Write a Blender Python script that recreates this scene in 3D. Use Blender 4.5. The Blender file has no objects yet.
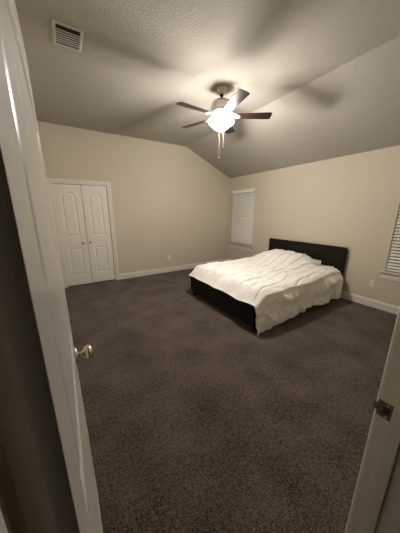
import bpy, bmesh, math, random
import numpy as np
from mathutils import Vector, Matrix, noise
random.seed(4)
scn = bpy.context.scene
COL = scn.collection
PI = math.pi
R = math.radians

# ------------------------------------------------------------------ helpers
def link(o, parent=None):
    COL.objects.link(o)
    if parent is not None:
        o.parent = parent
    return o

def obj(name, bm, mat, parent=None, smooth=False, loc=None):
    me = bpy.data.meshes.new(name)
    bmesh.ops.recalc_face_normals(bm, faces=bm.faces[:])
    bm.to_mesh(me); bm.free()
    if mat: me.materials.append(mat)
    if smooth:
        for p in me.polygons: p.use_smooth = True
    o = bpy.data.objects.new(name, me)
    if loc is not None: o.location = loc
    return link(o, parent)

def thing(name, label=None, cat=None, loc=(0, 0, 0), rotz=0, group=None, kind=None):
    o = bpy.data.objects.new(name, None)
    o.empty_display_size = .1
    o.location = loc; o.rotation_euler = (0, 0, rotz)
    link(o)
    return tag(o, label, cat, group, kind)

def tag(o, label=None, cat=None, group=None, kind=None):
    if label: o['label'] = label
    if cat: o['category'] = cat
    if group: o['group'] = group
    if kind: o['kind'] = kind
    return o

def box(bm, a, b, bev=0.0, seg=2, mat=None):
    t = bmesh.new()
    bmesh.ops.create_cube(t, size=1)
    s = [abs(b[i] - a[i]) for i in range(3)]
    c = [(b[i] + a[i]) / 2 for i in range(3)]
    for v in t.verts:
        v.co = Vector([v.co[i] * s[i] for i in range(3)])
    if bev > 0:
        bmesh.ops.bevel(t, geom=t.edges[:], offset=min(bev, min(s) * .45), segments=seg, affect='EDGES')
    M = Matrix.Translation(c)
    if mat is not None: M = mat @ M
    t.transform(M)
    me = bpy.data.meshes.new('tmp'); t.to_mesh(me); t.free()
    bm.from_mesh(me); bpy.data.meshes.remove(me)
    return bm

def boxes(*lst, bev=0.0):
    bm = bmesh.new()
    for a, b in lst: box(bm, a, b, bev)
    return bm

def lathe(bm, prof, seg=40, M=None, cap=False):
    rings = []
    for r, z in prof:
        ring = []
        for i in range(seg):
            a = 2 * PI * i / seg
            co = Vector((r * math.cos(a), r * math.sin(a), z))
            ring.append(bm.verts.new(M @ co if M else co))
        rings.append(ring)
    for k in range(len(rings) - 1):
        for i in range(seg):
            j = (i + 1) % seg
            bm.faces.new((rings[k][i], rings[k][j], rings[k + 1][j], rings[k + 1][i]))
    if cap:
        bm.faces.new(rings[0]); bm.faces.new(rings[-1])
    return bm

def tube(bm, pts, r, seg=10):
    pts = [Vector(p) for p in pts]
    rings = []
    for i, p in enumerate(pts):
        d = (pts[min(i + 1, len(pts) - 1)] - pts[max(i - 1, 0)]).normalized()
        u = d.cross(Vector((.31, .2, .93)))
        if u.length < 1e-3: u = d.cross(Vector((1, 0, 0)))
        u.normalize(); w = d.cross(u)
        rr = r[i] if isinstance(r, (list, tuple)) else r
        rings.append([bm.verts.new(p + rr * (math.cos(2 * PI * k / seg) * u + math.sin(2 * PI * k / seg) * w)) for k in range(seg)])
    for k in range(len(rings) - 1):
        for i in range(seg):
            j = (i + 1) % seg
            bm.faces.new((rings[k][i], rings[k][j], rings[k + 1][j], rings[k + 1][i]))
    bm.faces.new(rings[0]); bm.faces.new(rings[-1])
    return bm

# ------------------------------------------------------------------ materials
def mat(name, col, rough=.6, metal=0., spec=.5, bumps=(), vary=None, sheen=0., emit=None, coat=0.):
    """bumps: list of (scale, strength, distance); vary: (scale, colour2, contrast_lo, contrast_hi)"""
    m = bpy.data.materials.new(name); m.use_nodes = True
    nt = m.node_tree; N = nt.nodes; L = nt.links
    b = N['Principled BSDF']
    b.inputs['Base Color'].default_value = (*col, 1)
    b.inputs['Roughness'].default_value = rough
    b.inputs['Metallic'].default_value = metal
    b.inputs['Specular IOR Level'].default_value = spec
    if sheen: b.inputs['Sheen Weight'].default_value = sheen
    if coat: b.inputs['Coat Weight'].default_value = coat
    tc = N.new('ShaderNodeTexCoord')
    if vary:
        n = N.new('ShaderNodeTexNoise'); n.inputs['Scale'].default_value = vary[0]; n.inputs['Detail'].default_value = 3
        L.new(tc.outputs['Object'], n.inputs['Vector'])
        r = N.new('ShaderNodeValToRGB')
        r.color_ramp.elements[0].position = vary[2]; r.color_ramp.elements[0].color = (*col, 1)
        r.color_ramp.elements[1].position = vary[3]; r.color_ramp.elements[1].color = (*vary[1], 1)
        L.new(n.outputs['Fac'], r.inputs['Fac']); L.new(r.outputs['Color'], b.inputs['Base Color'])
    prev = None
    for sc, st, di in bumps:
        n = N.new('ShaderNodeTexNoise'); n.inputs['Scale'].default_value = sc; n.inputs['Detail'].default_value = 3
        L.new(tc.outputs['Object'], n.inputs['Vector'])
        bp = N.new('ShaderNodeBump'); bp.inputs['Strength'].default_value = st; bp.inputs['Distance'].default_value = di
        L.new(n.outputs['Fac'], bp.inputs['Height'])
        if prev: L.new(prev.outputs['Normal'], bp.inputs['Normal'])
        prev = bp
    if prev: L.new(prev.outputs['Normal'], b.inputs['Normal'])
    if emit:
        b.inputs['Emission Color'].default_value = (*emit[0], 1)
        b.inputs['Emission Strength'].default_value = emit[1]
    return m

M_wall = mat('wall_paint', (.56, .51, .41), .75, spec=.3, bumps=[(90, .25, .002), (18, .12, .004)])
M_ceil = mat('ceiling_paint', (.43, .405, .36), .9, spec=.2, bumps=[(70, .65, .007), (150, .6, .004)])
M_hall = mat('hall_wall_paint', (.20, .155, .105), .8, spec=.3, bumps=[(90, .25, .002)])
M_trim = mat('trim_paint', (.70, .67, .60), .36, spec=.5, bumps=[(40, .05, .001)])
M_door = mat('door_paint', (.66, .63, .56), .31, spec=.55)
M_closet = mat('closet_door_paint', (.76, .735, .67), .38, spec=.5)
M_blind = mat('blind_vinyl', (.84, .82, .77), .45)
M_plate = mat('outlet_plastic', (.74, .71, .64), .4)
M_slot = mat('outlet_slot', (.03, .03, .03), .6)
M_vent = mat('vent_enamel', (.58, .56, .51), .45)
M_dark = mat('vent_duct_shade', (.02, .02, .02), .8)  # shade inside the register, put into the colour
M_nickel = mat('brushed_nickel', (.62, .58, .53), .3, metal=1.)
M_bronze = mat('aged_strike_metal', (.20, .165, .12), .45, metal=.8)
M_pew = mat('pewter', (.60, .56, .52), .38, metal=.75)
M_blade = mat('blade_walnut', (.014, .007, .005), .30, spec=.3, vary=(8, (.024, .011, .007), .4, .7))
M_leather = mat('dark_faux_leather', (.008, .0055, .0045), .5, spec=.2, bumps=[(160, .25, .002)])
M_leg = mat('black_plastic', (.012, .011, .01), .5)
M_matt = mat('mattress_ticking', (.70, .68, .64), .85, bumps=[(200, .3, .002)])
M_chain = mat('chain_metal', (.7, .65, .55), .35, metal=1.)
M_fob = mat('fob_wood', (.025, .014, .009), .5)
M_cord = mat('blind_cord', (.7, .69, .64), .8)
M_sash = mat('sash_vinyl', (.6, .58, .52), .5)

# carpet
def carpet():
    m = bpy.data.materials.new('brown_carpet'); m.use_nodes = True
    nt = m.node_tree; N = nt.nodes; L = nt.links; b = N['Principled BSDF']
    b.inputs['Roughness'].default_value = 1; b.inputs['Specular IOR Level'].default_value = .05
    b.inputs['Sheen Weight'].default_value = .12
    tc = N.new('ShaderNodeTexCoord')
    def nz(s, d=2, ro=.5):
        n = N.new('ShaderNodeTexNoise'); n.inputs['Scale'].default_value = s; n.inputs['Detail'].default_value = d
        n.inputs['Roughness'].default_value = ro
        L.new(tc.outputs['Object'], n.inputs['Vector']); return n
    a, f, g = nz(42, 4, .8), nz(130, 2), nz(3.0, 4)
    add = N.new('ShaderNodeMath'); add.operation = 'ADD'
    L.new(a.outputs['Fac'], add.inputs[0]); L.new(f.outputs['Fac'], add.inputs[1])
    h = N.new('ShaderNodeMath'); h.operation = 'MULTIPLY'; h.inputs[1].default_value = .5
    L.new(add.outputs[0], h.inputs[0])
    g2 = N.new('ShaderNodeMath'); g2.operation = 'MULTIPLY_ADD'; g2.inputs[1].default_value = .22; g2.inputs[2].default_value = -.11
    L.new(g.outputs['Fac'], g2.inputs[0])
    s = N.new('ShaderNodeMath'); s.operation = 'ADD'
    L.new(h.outputs[0], s.inputs[0]); L.new(g2.outputs[0], s.inputs[1])
    r = N.new('ShaderNodeValToRGB'); e = r.color_ramp.elements
    e[0].position = .40; e[0].color = (.026, .020, .016, 1)
    e[1].position = .60; e[1].color = (.172, .132, .106, 1)
    L.new(s.outputs[0], r.inputs['Fac']); L.new(r.outputs['Color'], b.inputs['Base Color'])
    bp = N.new('ShaderNodeBump'); bp.inputs['Strength'].default_value = .9; bp.inputs['Distance'].default_value = .02
    L.new(h.outputs[0], bp.inputs['Height']); L.new(bp.outputs['Normal'], b.inputs['Normal'])
    return m
M_carpet = carpet()

def fabric():
    m = mat('duvet_cotton', (.85, .83, .79), .9, spec=.2, bumps=[(28, .35, .012), (240, .3, .002)], sheen=.2)
    return m
M_duvet = fabric()

def emission(name, col, s):
    m = bpy.data.materials.new(name); m.use_nodes = True
    nt = m.node_tree; nt.nodes.clear()
    e = nt.nodes.new('ShaderNodeEmission'); e.inputs['Color'].default_value = (*col, 1); e.inputs['Strength'].default_value = s
    o = nt.nodes.new('ShaderNodeOutputMaterial'); nt.links.new(e.outputs[0], o.inputs[0])
    return m
WARM = (1., .935, .86)
M_bulb = emission('lit_bulb', WARM, 205)
M_bowl = emission('lit_frosted_glass', WARM, 8)
_n = M_bowl.node_tree.nodes; _l = M_bowl.node_tree.links      # thin frosted glass: part of the bulb light passes straight through
_t = _n.new('ShaderNodeBsdfTransparent'); _t.inputs[0].default_value = (.6, .6, .6, 1)
_a = _n.new('ShaderNodeAddShader'); _e = [q for q in _n if q.type == 'EMISSION'][0]; _o = [q for q in _n if q.type == 'OUTPUT_MATERIAL'][0]
_l.new(_e.outputs[0], _a.inputs[0]); _l.new(_t.outputs[0], _a.inputs[1]); _l.new(_a.outputs[0], _o.inputs[0])

def glass():
    m = bpy.data.materials.new('window_glass'); m.use_nodes = True
    b = m.node_tree.nodes['Principled BSDF']
    b.inputs['Roughness'].default_value = .02; b.inputs['Transmission Weight'].default_value = 1
    b.inputs['IOR'].default_value = 1.45
    return m
M_glass = glass()

# ------------------------------------------------------------------ room measures
XL, XR = -.215, 4.171          # left / right (bed) wall
Y0, YB = .182, 5.098          # doorway wall room face / closet wall
YH = .06                      # hall face of the doorway wall
HF, HB, XS = 3.058, 2.435, 2.783
JL, JR = -.067, .800          # door jamb faces
DH = 2.045
T = .13
BH = .132

def S(name, bm, m, parent=None, smooth=False):
    o = obj(name, bm, m, parent, smooth)
    if parent is None: o['kind'] = 'structure'
    return o

S('floor', boxes(((XL - T, -2.2, -.08), (XR + T, YB + .8, 0))), M_carpet)

# ceiling: flat part and the slope down to the bed wall, one solid
bm = bmesh.new()
prof = [(XL - T, HF), (XS, HF), (XR + T, HF - (HF - HB) * (XR + T - XS) / (XR - XS)), (XR + T, HF + .15), (XL - T, HF + .15)]
va = [bm.verts.new((x, Y0 - .115, z)) for x, z in prof]
vb = [bm.verts.new((x, YB + T, z)) for x, z in prof]
bm.faces.new(va); bm.faces.new(vb)
for i in range(5):
    j = (i + 1) % 5
    bm.faces.new((va[i], va[j], vb[j], vb[i]))
S('ceiling', bm, M_ceil)
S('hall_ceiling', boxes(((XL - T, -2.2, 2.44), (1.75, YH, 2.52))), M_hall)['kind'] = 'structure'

def gable_wall(bm, y0, y1, x0, x1, zb):
    """wall slab from height zb up to under the ceiling, following its slope"""
    def top(x): return HF if x <= XS else HF - (HF - HB) * (x - XS) / (XR - XS)
    xs = [x0] + ([XS] if x0 < XS < x1 else []) + [x1]
    pts = [(x0, zb)] + [(x1, zb)] + [(x, top(x)) for x in reversed(xs)]
    a = [bm.verts.new((x, y0, z)) for x, z in pts]; b = [bm.verts.new((x, y1, z)) for x, z in pts]
    bm.faces.new(a); bm.faces.new(b)
    for i in range(len(pts)):
        j = (i + 1) % len(pts)
        bm.faces.new((a[i], a[j], b[j], b[i]))

# closet wall with its opening
CX0, CX1, CH = -.082, .880, 2.052
bm = bmesh.new()
gable_wall(bm, YB, YB + T, XL - T, CX0, 0)
gable_wall(bm, YB, YB + T, CX0, CX1, CH)
gable_wall(bm, YB, YB + T, CX1, XR + T, 0)
S('wall_back', bm, M_wall)
S('closet_interior', boxes(((CX0 - .3, YB + .7, 0), (CX1 + .3, YB + .75, 2.4)), ((CX0 - .35, YB + T, 0), (CX0 - .3, YB + .75, 2.4)),
                           ((CX1 + .3, YB + T, 0), (CX1 + .35, YB + .75, 2.4)), ((CX0 - .35, YB + T, 2.4), (CX1 + .35, YB + .75, 2.45))), M_wall)

# doorway wall
bm = bmesh.new()
gable_wall(bm, YH, Y0, XL - T, JL - .019, 0)
gable_wall(bm, YH, Y0, JL - .019, JR + .019, DH + .022)
gable_wall(bm, YH, Y0, JR + .019, XR + T, 0)
S('wall_front', bm, M_wall)
S('wall_left', boxes(((XL - T, Y0, 0), (XL, YB, HF))), M_wall)

# bed wall with two window openings
W1 = (4.112, 4.990); W2 = (.372, 1.250); WZ0, WZ1 = .632, 2.082
ys = [Y0 - .115, W2[0], W2[1], W1[0], W1[1], YB + T]
bm = bmesh.new()
for i in range(5):
    if i in (1, 3):
        box(bm, (XR, ys[i], 0), (XR + T, ys[i + 1], WZ0)); box(bm, (XR, ys[i], WZ1), (XR + T, ys[i + 1], HB + .02))
    else:
        box(bm, (XR, ys[i], 0), (XR + T, ys[i + 1], HB + .02))
S('wall_right', bm, M_wall)

# hall behind the camera
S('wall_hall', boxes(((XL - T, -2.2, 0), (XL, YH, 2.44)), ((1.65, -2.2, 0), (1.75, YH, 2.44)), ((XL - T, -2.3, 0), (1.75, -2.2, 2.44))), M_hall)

# ---- baseboards
def board(bm, a, b, n):
    """baseboard from a to b (x,y) with wall normal n; stepped eased top"""
    a = Vector((*a, 0)); b = Vector((*b, 0)); n = Vector((*n, 0))
    pr = [(0, 0), (.014, 0), (.014, BH - .028), (.011, BH - .018), (.008, BH - .012), (.006, BH), (0, BH)]
    A = [bm.verts.new(a + n * p + Vector((0, 0, z))) for p, z in pr]
    B = [bm.verts.new(b + n * p + Vector((0, 0, z))) for p, z in pr]
    bm.faces.new(A); bm.faces.new(B)
    for i in range(len(pr)):
        j = (i + 1) % len(pr); bm.faces.new((A[i], A[j], B[j], B[i]))
bm = bmesh.new(); board(bm, (.959, YB), (XR, YB), (0, -1)); board(bm, (XL, YB), (-.161, YB), (0, -1)); S('baseboard_back', bm, M_trim)
bm = bmesh.new(); board(bm, (XR, Y0), (XR, YB), (-1, 0)); S('baseboard_right', bm, M_trim)
bm = bmesh.new(); board(bm, (XL, Y0), (XL, YB), (1, 0)); S('baseboard_left', bm, M_trim)
bm = bmesh.new(); board(bm, (JR + .066, Y0), (XR, Y0), (0, 1)); board(bm, (XL, Y0), (JL - .066, Y0), (0, 1)); S('baseboard_front', bm, M_trim)

# ---- door frame in the doorway: jambs, head, stop, casings
fr = thing('trim_1', kind='structure')
obj('door_jamb', boxes(((JL - .019, YH, 0), (JL, Y0, DH + .02)), bev=.0015), M_trim, fr)
obj('door_jamb', boxes(((JR, YH, 0), (JR + .019, Y0, DH + .02)), bev=.0015), M_trim, fr)
obj('head_jamb', boxes(((JL, YH, DH + .002), (JR, Y0, DH + .02)), bev=.0015), M_trim, fr)
obj('door_stop', boxes(((JL, .112, 0), (JL + .012, .1445, DH)), ((JR - .012, .112, 0), (JR, .1445, DH)), ((JL, .112, DH - .009), (JR, .1445, DH + .002)), bev=.0015), M_trim, fr)
def casing(bm, x0, x1, zt, w, y, ny, th=.0126):
    """three-sided picture casing with a stepped profile, around opening x0..x1, top zt"""
    pr = [(0, .55), (.10, .8), (.18, .62), (.30, .72), (.62, .86), (.72, 1.), (.93, 1.), (1., .8)]
    for k in range(len(pr) - 1):
        a, b = pr[k][0] * w, pr[k + 1][0] * w
        ta, tb = pr[k][1] * th, pr[k + 1][1] * th
        rings = []
        for (d, t) in ((a, ta), (b, tb)):
            rings.append([(x0 - d, 0, t), (x0 - d, zt + d, t), (x1 + d, zt + d, t), (x1 + d, 0, t)])
        V = [[bm.verts.new((x, y + ny * t, z)) for x, z, t in r] for r in rings]
        for i in range(3): bm.faces.new((V[0][i], V[0][i + 1], V[1][i + 1], V[1][i]))
    for d, t in ((0, pr[0][1] * th), (w, pr[-1][1] * th)):
        q = [(x0 - d, 0), (x0 - d, zt + d), (x1 + d, zt + d), (x1 + d, 0)]
        A = [bm.verts.new((x, y, z)) for x, z in q]; B = [bm.verts.new((x, y + ny * t, z)) for x, z in q]
        for i in range(3): bm.faces.new((A[i], A[i + 1], B[i + 1], B[i]))
bm = bmesh.new(); casing(bm, JL - .006, JR + .006, DH + .008, .06, Y0, 1); obj('casing', bm, M_trim, fr)
bm = bmesh.new(); casing(bm, JL - .006, JR + .006, DH + .008, .06, YH, -1); obj('casing', bm, M_trim, fr)
# strike plate with its hole and curled lip
bm = bmesh.new()
zc = .915
for a, b in [((.145, zc - .029), (.184, zc - .013)), ((.145, zc + .013), (.184, zc + .029)), ((.145, zc - .013), (.151, zc + .013)), ((.169, zc - .013), (.184, zc + .013))]:
    box(bm, (JR - .0022, a[0], a[1]), (JR + .001, b[0], b[1]), .0008)
box(bm, (JR - .0022, .182, zc - .014), (JR + .003, .196, zc + .014), .001)
sp = obj('strike_plate', bm, M_bronze, fr); sp['label'] = 'dark bronze strike plate'
obj('latch_hole', boxes(((JR - .0015, .151, zc - .013), (JR + .0005, .169, zc + .013))), M_slot, sp)
bm = bmesh.new()
for z in (zc - .021, zc + .021):
    lathe(bm, [(.0001, -.0012), (.003, -.001), (.0035, 0)], 12, Matrix.Translation((JR - .0025, .159, z)) @ Matrix.Rotation(PI / 2, 4, 'Y'))
obj('screw', bm, M_nickel, sp)

# ---- panelled door leaves (arch-top plank panel over a square panel)
def leaf_mesh(name, w, h, t, st, lock0, lock1, bot, topz, sh, step, both=True, ngroove=4):
    nx = int(round(w / step)) + 1; nz = int(round(h / step)) + 1
    X = np.linspace(0, w, nx); Z = np.linspace(0, h, nz)
    XX, ZZ = np.meshgrid(X, Z)
    c = w / 2; hw = w / 2 - st
    def prof(d):
        return np.interp(d, [0, .004, .010, .016, .024, .046, .052], [0, -.007, -.008, -.0115, -.0115, -.0025, -.0015])
    # arch shape: circle through shoulders (±hw, sh) and crown (0, topz)
    rise = topz - sh; rad = (hw * hw + rise * rise) / (2 * rise)
    dx = hw - np.abs(XX - c)
    darc = rad - np.sqrt((XX - c) ** 2 + np.maximum(ZZ - (topz - rad), 0) ** 2)
    dtop = np.minimum(np.minimum(dx, ZZ - lock1), np.where(ZZ > topz - rad, darc, 9))
    dbot = np.minimum(np.minimum(dx, ZZ - bot), lock0 - ZZ)
    d = np.maximum(dtop, dbot)
    H = np.where(d > 0, prof(np.maximum(d, 0)), 0)
    # plank grooves
    gw = (hw - .052) * 2 / (ngroove + 1)
    u = (XX - c + hw - .052)
    k = np.abs(u / gw - np.round(u / gw)) * gw
    edge = (np.round(u / gw) <= 0) | (np.round(u / gw) >= ngroove + 1)
    H = H + np.where((d > .052) & (~edge) & (ngroove > 0), -.0028 * np.clip(1 - k / (step * .9), 0, 1), 0)
    V = []; F = []
    front = np.stack([XX, -H, ZZ], -1).reshape(-1, 3)
    back = np.stack([XX, t + (H if both else H * 0), ZZ], -1).reshape(-1, 3)
    V = np.concatenate([front, back]); n = nx * nz
    idx = np.arange(n).reshape(nz, nx)
    a = idx[:-1, :-1].ravel(); b = idx[:-1, 1:].ravel(); cc = idx[1:, 1:].ravel(); dd = idx[1:, :-1].ravel()
    F = [tuple(q) for q in np.stack([a, b, cc, dd], 1).tolist()] + [tuple(q) for q in np.stack([dd, cc, b, a], 1).__add__(n).tolist()]
    loop = list(idx[0, :]) + list(idx[1:, -1]) + list(idx[-1, -2::-1]) + list(idx[-2:0:-1, 0])
    for i in range(len(loop)):
        p, q = int(loop[i]), int(loop[(i + 1) % len(loop)])
        F.append((p, p + n, q + n, q))
    me = bpy.data.meshes.new(name)
    me.from_pydata(V.tolist(), [], F); me.update()
    bm = bmesh.new(); bm.from_mesh(me); bpy.data.meshes.remove(me)
    return bm

def knob(bm_rose, bm_knob, M, s=1.):
    lathe(bm_rose, [(.0001, 0), (.033 * s, 0), (.034 * s, .004), (.028 * s, .010 * s), (.014 * s, .013 * s)], 32, M)
    lathe(bm_knob, [(.011 * s, .010 * s), (.009 * s, .018 * s), (.009 * s, .028 * s), (.016 * s, .032 * s), (.025 * s, .039 * s), (.030 * s, .048 * s),
                    (.030 * s, .056 * s), (.025 * s, .065 * s), (.015 * s, .071 * s), (.0001, .073 * s)], 32, M)

# entry door, standing open at ninety degrees
dr = thing('door_1', loc=(-.0264, .190, .012), rotz=R(90.2), kind='structure')
DW = .865
obj('door_leaf', leaf_mesh('door_leaf', DW, 2.025, .035, .115, .80, 1.04, .22, 1.89, 1.77, .0062), M_door, dr, True)
for sgn, nm in ((1, 'knob'), (-1, 'knob')):
    M = Matrix.Translation((DW - .062, 0 if sgn > 0 else .035, .910)) @ Matrix.Rotation(PI / 2 * sgn, 4, 'X')
    a, b = bmesh.new(), bmesh.new(); knob(a, b, M)
    k = obj('door_knob', b, M_nickel, dr, True)
    obj('rosette', a, M_nickel, k, True)
obj('latch_plate', boxes(((DW, .005, .88), (DW + .001, .030, .94)), ((DW, .011, .903), (DW + .010, .024, .917)), bev=.0004), M_nickel, dr)
for z in (.20, 1.0, 1.82):
    bm = bmesh.new(); tube(bm, [(-.004, .039, z - .045), (-.004, .039, z + .045)], .006)
    obj('hinge', bm, M_nickel, dr)

# closet doors
tr = thing('trim_2', kind='structure')
bm = bmesh.new(); casing(bm, CX0 + .006, CX1 - .002, CH - .002, .082, YB, -1, .018); obj('casing', bm, M_trim, tr)
obj('closet_jamb', boxes(((CX0, YB, 0), (CX0 + .0035, YB + T, CH)), ((CX1 - .0035, YB, 0), (CX1, YB + T, CH)), ((CX0, YB, CH - .004), (CX1, YB + T, CH))), M_trim, tr)
LW = .4735
for i, x0 in enumerate((-.0765, .4025)):
    cd = thing('door_%d' % (i + 2), loc=(x0, YB + .012, .022), kind='structure')
    obj('door_leaf', leaf_mesh('door_leaf', LW - .003, 2.023, .035, .108, .79, 1.02, .215, 1.89, 1.80, .0068, both=False, ngroove=0), M_closet, cd)
    kx = .4035 if i == 0 else .060
    a, b = bmesh.new(), bmesh.new()
    knob(a, b, Matrix.Translation((kx, 0, .892)) @ Matrix.Rotation(PI / 2, 4, 'X'), .85)
    k = obj('door_knob', b, M_pew, cd, True); obj('rosette', a, M_pew, k, True)

# ---- windows, sills, blinds
def window(n, y0, y1):
    w = thing('window_%d' % n, kind='structure')
    obj('sill', boxes(((XR - .052, y0 - .062, WZ0 - .022), (XR + .07, y1 + .062, WZ0)), bev=.006), M_trim, w)
    obj('apron', boxes(((XR - .016, y0 - .045, WZ0 - .125), (XR, y1 + .045, WZ0 - .022)), bev=.004), M_trim, w)
    f = bmesh.new(); xa, xb = XR + .085, XR + .125
    for a, b in [((y0, WZ0), (y0 + .05, WZ1)), ((y1 - .05, WZ0), (y1, WZ1)), ((y0, WZ0), (y1, WZ0 + .05)), ((y0, WZ1 - .05), (y1, WZ1)), ((y0, 1.33), (y1, 1.38))]:
        box(f, (xa, a[0], a[1]), (xb, b[0], b[1]), .003)
    sash = obj('window_frame', f, M_sash, w)
    obj('pane', boxes(((XR + .105, y0 + .04, WZ0 + .04), (XR + .109, y1 - .04, WZ1 - .04))), M_glass, sash)
    return w
window(1, *W1); window(2, *W2)

def blind(y0, y1, tilt, label, gap):
    b = thing('window_blind', label, 'blinds', (XR + .024, (y0 + y1) / 2, WZ0), group='white slatted window blinds')
    hw = (y1 - y0) / 2 - .006
    top = WZ1 - WZ0
    bm = bmesh.new()
    box(bm, (-.046, -hw - .014, top - .070), (-.029, hw + .014, top + .006), .004)
    box(bm, (-.030, -hw, top - .045), (.03, hw, top - .004), .002)
    obj('valance', bm, M_blind, b)
    bot = gap
    n = int((top - .075 - bot - .03) / .046)
    sp = (top - .085 - bot - .02) / n
    for i in range(n):
        z = bot + .035 + sp * (i + .5)
        bm = bmesh.new()
        Mx = Matrix.Translation((0, 0, z)) @ Matrix.Rotation(tilt, 4, 'Y')
        nx = 6; pts = []
        for s in (1, -1):
            pts.append([(-.025 + .05 * k / nx, s * .0014 + .002 * (1 - (2 * k / nx - 1) ** 2)) for k in range(nx + 1)])
        ring = pts[0] + pts[1][::-1]
        A = [bm.verts.new(Mx @ Vector((x, -hw, zz))) for x, zz in ring]; B = [bm.verts.new(Mx @ Vector((x, hw, zz))) for x, zz in ring]
        bm.faces.new(A); bm.faces.new(B)
        for k in range(len(ring)):
            j = (k + 1) % len(ring); bm.faces.new((A[k], A[j], B[j], B[k]))
        obj('slat', bm, M_blind, b)
    obj('bottom_rail', boxes(((-.026, -hw, bot), (.026, hw, bot + .024)), bev=.004), M_blind, b)
    bm = bmesh.new()
    for y in (-hw * .68, 0, hw * .68):
        for x in (-.027, .027): tube(bm, [(x, y, bot + .01), (x, y, top - .05)], .0012, 6)
    obj('ladder_cord', bm, M_cord, b)
    bm = bmesh.new(); tube(bm, [(-.052, hw - .07, top - .06), (-.054, hw - .07, top - .75)], .004, 8)
    obj('tilt_wand', bm, M_cord, b)
blind(*W1, R(-57), 'white slatted blind, closed, in the narrow window left of the bed headboard', .026)
blind(*W2, R(-38), 'white slatted blind with open slats, cut off at the right edge of the view', .014)

# ---- outlets
def outlet(loc, rotz, label):
    t = thing('wall_outlet', label, 'outlet', loc, rotz, 'duplex wall outlets')
    obj('cover_plate', boxes(((-.036, -.005, -.058), (.036, 0, .058)), bev=.003), M_plate, t)
    for z in (-.02, .02):
        bm = bmesh.new(); box(bm, (-.017, -.0075, z - .014), (.017, -.004, z + .014), .0025)
        r = obj('receptacle', bm, M_plate, t)
        obj('socket_slots', boxes(((-.008, -.0079, z - .002), (-.006, -.0072, z + .008)), ((.006, -.0079, z - .002), (.008, -.0072, z + .007)), ((-.002, -.0079, z - .010), (.002, -.0072, z - .006))), M_slot, r)
    bm = bmesh.new(); lathe(bm, [(.003, 0), (.003, .001), (.0001, .0014)], 10, Matrix.Translation((0, -.0047, 0)) @ Matrix.Rotation(PI / 2, 4, 'X')); obj('screw', bm, M_plate, t)
outlet((XR, 1.375, .393), -PI / 2, 'white wall outlet below and left of the right-hand window, right of the bed')
outlet((2.222, YB, .388), 0, 'white wall outlet low on the wall between the closet and the bed')

# ---- ceiling air register
vt = thing('air_vent', 'white rectangular air register on the ceiling with a dark open slot', 'vent', (.259, 2.659, HF))
hx, hy = .118, .152
bm = bmesh.new()
loops = []
for ins, zz in ((0, 0), (0, -.003), (.004, -.008), (.022, -.011), (.026, -.009), (.026, 0)):
    loops.append([bm.verts.new((sx * (hx - ins), sy * (hy - ins), zz)) for sx, sy in ((-1, -1), (1, -1), (1, 1), (-1, 1))])
for k in range(5):
    for i in range(4): bm.faces.new((loops[k][i], loops[k][(i + 1) % 4], loops[k + 1][(i + 1) % 4], loops[k + 1][i]))
obj('frame', bm, M_vent, vt)
obj('duct_shade', boxes(((-hx + .02, -hy + .02, -.0015), (hx - .02, hy - .02, 0))), M_dark, vt)  # flat plate on the solid ceiling; near-black colour stands for the duct's shade
for i in range(11):
    y = -hy + .028 + .062 + i * .031
    if y > hy - .032: break
    bm = bmesh.new(); box(bm, (-hx + .024, -.0125, -.0008), (hx - .024, .0125, .0008), 0, mat=Matrix.Translation((0, y, -.0070)) @ Matrix.Rotation(R(12), 4, 'X'))
    obj('louver', bm, M_vent, vt)

# ------------------------------------------------------------------ ceiling fan
FX, FY = 1.949, 2.601
fan = thing('ceiling_fan', 'five-blade ceiling fan with dark wooden blades and a lit frosted glass bowl', 'ceiling fan', (FX, FY, HF))
def z(v): return v - HF
bm = bmesh.new(); lathe(bm, [(.0001, 0), (.068, 0), (.069, -.008), (.064, -.022), (.055, -.045), (.040, -.062), (.022, -.070), (.0001, -.070)]); obj('canopy', bm, M_pew, fan, True)
bm = bmesh.new(); lathe(bm, [(.012, -.06), (.012, -.135)], 20); lathe(bm, [(.0001, -.066), (.02, -.068), (.026, -.08), (.02, -.092), (.0001, -.095)], 24)
obj('downrod', bm, M_leg, fan, True)
bm = bmesh.new()
lathe(bm, [(.0001, z(2.935)), (.028, z(2.935)), (.034, z(2.925)), (.075, z(2.918)), (.112, z(2.900)), (.134, z(2.876)), (.140, z(2.850)), (.137, z(2.842)), (.141, z(2.834)),
           (.141, z(2.800)), (.137, z(2.792)), (.140, z(2.785)), (.128, z(2.768)), (.095, z(2.755)), (.060, z(2.750)), (.0001, z(2.750))], 48)
hs = obj('motor_housing', bm, M_pew, fan, True)
bm = bmesh.new()   # cast scroll band: one fluted ring
rings = []
for zz, k1 in ((2.802, 0), (2.806, 1), (2.817, 1.3), (2.828, 1), (2.832, 0)):
    rings.append([bm.verts.new(((.1405 + k1 * (.002 + .0022 * math.cos(24 * a))) * math.cos(a), (.1405 + k1 * (.002 + .0022 * math.cos(24 * a))) * math.sin(a), z(zz))) for a in [2 * PI * i / 144 for i in range(144)]])
for k in range(4):
    for i in range(144): bm.faces.new((rings[k][i], rings[k][(i + 1) % 144], rings[k + 1][(i + 1) % 144], rings[k + 1][i]))
obj('scroll_band', bm, M_pew, hs, True)
bm = bmesh.new(); lathe(bm, [(.06, z(2.752)), (.062, z(2.735)), (.050, z(2.722)), (.050, z(2.700)), (.062, z(2.695)), (.062, z(2.688)), (.0001, z(2.686))], 36); obj('switch_housing', bm, M_pew, fan, True)
bm = bmesh.new(); lathe(bm, [(.060, z(2.712)), (.118, z(2.707)), (.124, z(2.702)), (.118, z(2.699)), (.05, z(2.699))], 40); obj('light_pan', bm, M_pew, fan, True)
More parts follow.
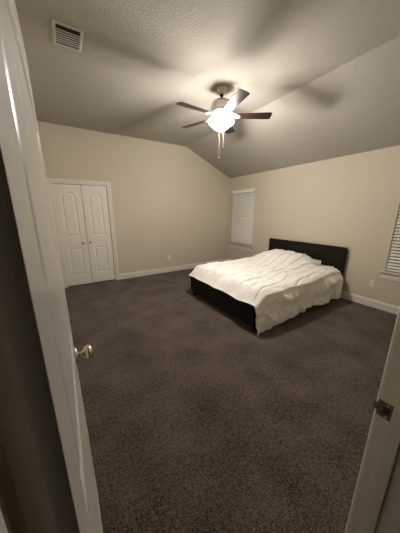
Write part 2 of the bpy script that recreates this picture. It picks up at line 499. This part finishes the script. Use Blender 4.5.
# blades
def blade_bm():
    bm = bmesh.new()
    r0, r1 = .205, .648; out = []
    for t in np.linspace(0, 1, 13):
        x = r0 + (r1 - r0) * t
        w = .052 + .016 * t
        e = (r1 - x)
        if e < .028: w -= .028 - math.sqrt(max(0, .028 ** 2 - (.028 - e) ** 2))
        s = x - r0
        if s < .02: w -= .02 - math.sqrt(max(0, .02 ** 2 - (.02 - s) ** 2))
        out.append((x, w))
    for x in (r1 - .02, r1 - .012, r1 - .005):
        e = r1 - x; w = .068 - (.028 - math.sqrt(max(0, .028 ** 2 - (.028 - e) ** 2))); out.append((x, w))
    out.sort()
    top = [(x, w) for x, w in out] + [(x, -w) for x, w in reversed(out)]
    A = [bm.verts.new((x, y, .003)) for x, y in top]; B = [bm.verts.new((x, y, -.003)) for x, y in top]
    bm.faces.new(A); bm.faces.new(B[::-1])
    for i in range(len(top)):
        j = (i + 1) % len(top); bm.faces.new((A[i], A[j], B[j], B[i]))
    return bm
def iron_bm():
    bm = bmesh.new()
    for s in (-1, 1):
        tube(bm, [(.10, .012 * s, .028), (.135, .030 * s, .020), (.165, .040 * s, .006), (.20, .034 * s, -.004), (.235, .018 * s, -.006), (.262, 0, -.006)], .0055, 8)
    tube(bm, [(.10, 0, .030), (.14, 0, .018), (.18, 0, -.003), (.26, 0, -.006)], .007, 8)
    for x, y in ((.225, .022), (.225, -.022), (.258, 0)):
        lathe(bm, [(.0001, -.011), (.008, -.010), (.009, -.003)], 12, Matrix.Translation((x, y, 0)))
    return bm
bl0 = obj('blade', blade_bm(), M_blade); ir0 = obj('blade_iron', iron_bm(), M_pew, bl0, True)
for k in range(5):
    if k == 0: b, i = bl0, ir0
    else:
        b = bl0.copy(); COL.objects.link(b); i = ir0.copy(); COL.objects.link(i); i.parent = b
    b.parent = fan
    b.matrix_local = Matrix.Translation((0, 0, z(2.741))) @ Matrix.Rotation(R(38.76 + 72 * k), 4, 'Z') @ Matrix.Rotation(R(-11), 4, 'X')
# glass bowl, bulbs, finial, chains
bm = bmesh.new()
lathe(bm, [(.120, z(2.704)), (.140, z(2.700)), (.155, z(2.690)), (.163, z(2.676)), (.162, z(2.664)), (.146, z(2.647)), (.120, z(2.630)), (.092, z(2.607)), (.064, z(2.590)), (.030, z(2.580)), (.012, z(2.578))], 48)
bowl = obj('glass_bowl', bm, M_bowl, fan, True); bowl['label'] = 'glowing frosted glass bowl'
bm = bmesh.new(); lathe(bm, [(.0001, z(2.586)), (.022, z(2.582)), (.024, z(2.576)), (.014, z(2.566)), (.010, z(2.556)), (.012, z(2.548)), (.0001, z(2.540))], 24); obj('finial', bm, M_pew, fan, True)
bm = bmesh.new(); tube(bm, [(0, 0, z(2.69)), (0, 0, z(2.575))], .005); obj('centre_rod', bm, M_pew, fan)
for k in range(3):
    a = R(20 + 120 * k)
    bm = bmesh.new(); bmesh.ops.create_uvsphere(bm, u_segments=20, v_segments=12, radius=.026)
    bu = obj('bulb', bm, M_bulb, fan, True, (.052 * math.cos(a), .052 * math.sin(a), z(2.632)))
for x, y, l in ((.028, -.012, 2.385), (-.012, .020, 2.255)):
    bm = bmesh.new()
    n = int((2.575 - l) / .006)
    for q in range(n):
        bmesh.ops.create_icosphere(bm, subdivisions=1, radius=.0028, matrix=Matrix.Translation((x, y, z(2.575 - q * .006))))
    tube(bm, [(x, y, z(2.60)), (x, y, z(l))], .0012, 6)
    c = obj('pull_chain', bm, M_chain, fan)
    bm = bmesh.new(); lathe(bm, [(.0001, z(l)), (.004, z(l - .002)), (.009, z(l - .014)), (.009, z(l - .022)), (.005, z(l - .032)), (.0001, z(l - .034))], 16, Matrix.Translation((x, y, 0))); obj('chain_fob', bm, M_fob, c, True)

# ------------------------------------------------------------------ bed
BX0, BX1, BY0, BY1 = 1.91, 4.150, 1.790, 3.470
bed = thing('bed_frame', 'low upholstered dark brown bed frame with a plain headboard', 'bed', (0, 0, 0))
obj('headboard', boxes(((4.085, 1.806, .05), (4.150, 3.490, .925)), bev=.014), M_leather, bed)
bm = boxes(((4.0835, 1.825, .840), (4.0855, 3.47, .8425)))
obj('headboard_seam', bm, M_leg, bed)
obj('footboard', boxes(((BX0, 1.775, .075), (BX0 + .052, 3.420, .352)), bev=.013), M_leather, bed)
for y0, y1 in ((1.808, 1.852), (3.38, 3.425)):
    obj('side_rail', boxes(((BX0 + .052, y0, .095), (4.085, y1, .33)), bev=.010), M_leather, bed)
obj('mattress_deck', boxes(((BX0 + .06, 1.84, .22), (4.08, 3.375, .245))), M_leg, bed)
for x, y in ((1.93, 1.83), (1.93, 3.34), (4.03, 1.83), (4.03, 3.34), (3.0, 2.6)):
    obj('leg', boxes(((x, y - .03, 0), (x + .055, y + .03, .10 if x != 3.0 else .225)), bev=.004), M_leg, bed)
mt = obj('mattress', boxes(((2.03, 1.872, .245), (4.075, 3.370, .505)), bev=.06), M_matt, None, True)
tag(mt, 'white mattress under the duvet on the dark bed frame', 'mattress')

# duvet: a cloth sheet over the mattress; the near side hangs to the carpet
def smooth(a, b, x):
    t = min(1, max(0, (x - a) / (b - a))); return t * t * (3 - 2 * t)
XA, XB2 = 1.905, 4.045
NU, NV = 320, 330
def ridge(d, w):          # soft crease profile
    return math.exp(-(d / w) ** 2)
def duvet_pt(u, v):
    # u 0..1 foot -> head.  v 0..1 far side -> top -> near hem (arc length)
    x = XA + (XB2 - XA) * u
    far_drop = .16
    ytop0, ytop1 = 3.435, 1.775 + .075 * smooth(2.9, 4.0, x)
    L = far_drop + (ytop0 - ytop1) + .56
    s = v * L
    rr = .07
    # hem height along x
    hem = np.interp(x, [1.90, 1.98, 2.1, 2.3, 2.5, 2.84, 3.08, 3.5, 3.9, 4.07], [.006, .006, .010, .035, .06, .090, .12, .09, .05, .03])
    hem = float(hem) + .008 * math.sin(x * 17)
    zt = .548
    # hump of the bunched top by the headboard
    hump = .175 * smooth(3.12, 3.80, x) * (1 - .35 * smooth(3.92, 4.06, x)) * smooth(2.10, 2.52, ytop0 - (s - far_drop)) * smooth(3.52, 3.05, ytop0 - (s - far_drop))
    wv = Vector((x * 1.5, s * 1.5, 3.7))
    soft = noise.noise(wv * 1.3) * .020 + noise.noise(wv * 3.1) * .011 + noise.noise(wv * 7.3) * .006
    # pleat-like folds running the length of the bed, slightly slanting
    yy = ytop0 - (s - far_drop)
    q = yy - .17 * (x - 1.9) + .10 * noise.noise(Vector((x * 1.7, yy * 1.2, 9.1))) + .02 * math.sin(x * 4.1 + yy * 2)
    sp = .165
    k = round(q / sp); dd = q - k * sp
    amp = .6 + .6 * noise.noise(Vector((x * 2.3, k * 5.3, 1.7)))
    fold = (.015 * ridge(dd - .016, .018) - .048 * ridge(dd + .006, .012)) * max(.25, amp) + .010 * noise.noise(Vector((x * 9, s * 24, 2))) + .012 * noise.noise(Vector((x * 5, s * 11, 6)))
    foot = smooth(2.14, 1.93, x)
    if s < far_drop:
        t = (far_drop - s) / far_drop
        y = ytop0 + .035 * math.sin(min(1, t * 2) * PI / 2); z_ = zt - far_drop * t * 1.0 - .02
        z_ += soft * .3; y += .5 * soft
    elif s < far_drop + (ytop0 - ytop1):
        y = ytop0 - (s - far_drop)
        de = y - ytop1
        z_ = zt + hump + soft + fold
        if de < rr * 1.6:
            t = 1 - de / (rr * 1.6); z_ -= .045 * t * t
        df = ytop0 - y
        if df < .1: z_ -= .04 * (1 - df / .1) ** 2
    else:
        t = (s - far_drop - (ytop0 - ytop1)) / .56
        ztop = zt - .045 + soft * (1 - t)
        z_ = ztop + (hem - ztop) * t
        # hanging folds
        ph = x * 15 + 2.2 * noise.noise(Vector((x * 1.9, 0, 5)))
        env = smooth(0, .35, t) * (1 - .85 * smooth(3.6, 4.04, x))
        y = ytop1 + (min(ytop1, 1.786) - ytop1) * smooth(0, .3, t) - .014 - .018 * env * math.sin(ph) * (.4 + .6 * t) - .034 * env
        y += .050 * noise.noise(Vector((x * 4 + z_ * 2, z_ * 5, 2))) * env + .036 * noise.noise(Vector((x * 11, z_ * 6, 8))) * env
        # diagonal tension creases near the foot corner
        c = (x - 1.9) * .9 + (z_ - .5) * 1.0
        y -= .012 * ridge((c % .16) - .08, .02) * smooth(2.9, 2.1, x) * smooth(.05, .3, t) * smooth(1, .75, t)
        y = min(y, ytop1 - .004)
        if z_ < .37: y = min(y, 1.787)
    # foot end: the cloth drops to the top of the footboard
    if s <= far_drop + (ytop0 - ytop1):
        lip = .372 + .006 * math.sin(yy * 11) + .010 * noise.noise(Vector((yy * 5, 0, 3)))
        e = smooth(1.925, 2.10, x) ** .7
        z_ = lip + (z_ - lip) * e
        z_ += foot * (1 - abs(2 * e - 1)) * .008 * math.sin(yy * 19 + 3 * noise.noise(Vector((yy * 2, 1, 1))))
        z_ = max(z_, .30)
        if s > far_drop: x -= foot * .012 * (1 + math.sin(yy * 13))
        if s < far_drop: z_ = max(z_, .30)
    else:
        t = (s - far_drop - (ytop0 - ytop1)) / .56
        zt2 = .362; zc = (zt2 - .01) + (hem - zt2) * t
        e = smooth(1.925, 2.10, x) ** .7
        z_ = zc + (z_ - zc) * e
    return (x, y, z_)
bm = bmesh.new()
G = [[bm.verts.new(duvet_pt(i / (NU - 1), j / (NV - 1))) for j in range(NV)] for i in range(NU)]
for i in range(NU - 1):
    for j in range(NV - 1):
        bm.faces.new((G[i][j], G[i + 1][j], G[i + 1][j + 1], G[i][j + 1]))
dv = obj('duvet', bm, M_duvet, None, True)
so = dv.modifiers.new('thick', 'SOLIDIFY'); so.thickness = .012; so.offset = 1
tag(dv, 'rumpled white duvet spread over the bed, hanging to the carpet on the near side', 'duvet')
# folded-over corners at the head end
def flap(pts, name='turned_corner'):
    bm = bmesh.new(); n = 10
    A, B, C, D = [Vector(p) for p in pts]
    g = [[bm.verts.new(A.lerp(B, i / n).lerp(D.lerp(C, i / n), j / n) + Vector((0, 0, .012 * math.sin(PI * i / n) * math.cos(5 * j / n)))) for j in range(n + 1)] for i in range(n + 1)]
    for i in range(n):
        for j in range(n): bm.faces.new((g[i][j], g[i + 1][j], g[i + 1][j + 1], g[i][j + 1]))
    bmesh.ops.solidify(bm, geom=bm.faces[:], thickness=.012)
    return obj(name, bm, M_duvet, dv, True)
flap([(3.80, 2.50, .690), (3.74, 2.30, .600), (3.86, 2.08, .618), (3.98, 2.14, .650)])
flap([(3.90, 1.92, .530), (3.97, 1.97, .545), (4.05, 1.83, .510), (3.98, 1.81, .480)])

# ------------------------------------------------------------------ world, camera, view
w = bpy.data.worlds.new('night'); scn.world = w; w.use_nodes = True
w.node_tree.nodes['Background'].inputs[0].default_value = (.01, .012, .02, 1)
w.node_tree.nodes['Background'].inputs[1].default_value = .15

cam = bpy.data.cameras.new('camera'); co = bpy.data.objects.new('camera', cam); COL.objects.link(co)
yaw, pitch, roll = .5562, -.2478, -.0015
fwd = Vector((math.sin(yaw) * math.cos(pitch), math.cos(yaw) * math.cos(pitch), math.sin(pitch)))
rt = Vector((math.cos(yaw), -math.sin(yaw), 0)); up = rt.cross(fwd)
r2 = math.cos(roll) * rt + math.sin(roll) * up; u2 = -math.sin(roll) * rt + math.cos(roll) * up
mw = Matrix((r2, u2, -fwd)).transposed().to_4x4(); mw.translation = (0, 0, 1.5338)
co.matrix_world = mw
cam.sensor_fit = 'HORIZONTAL'; cam.sensor_width = 36; cam.lens = 217.12 / 400 * 36; cam.clip_start = .01
scn.camera = co
scn.view_settings.view_transform = 'Standard'; scn.view_settings.look = 'None'
scn.view_settings.gamma = 1; scn.view_settings.use_curve_mapping = False
scn.view_settings.exposure = 3.12
scn.cycles.use_denoising = True
scn.cycles.max_bounces = 10; scn.cycles.diffuse_bounces = 6
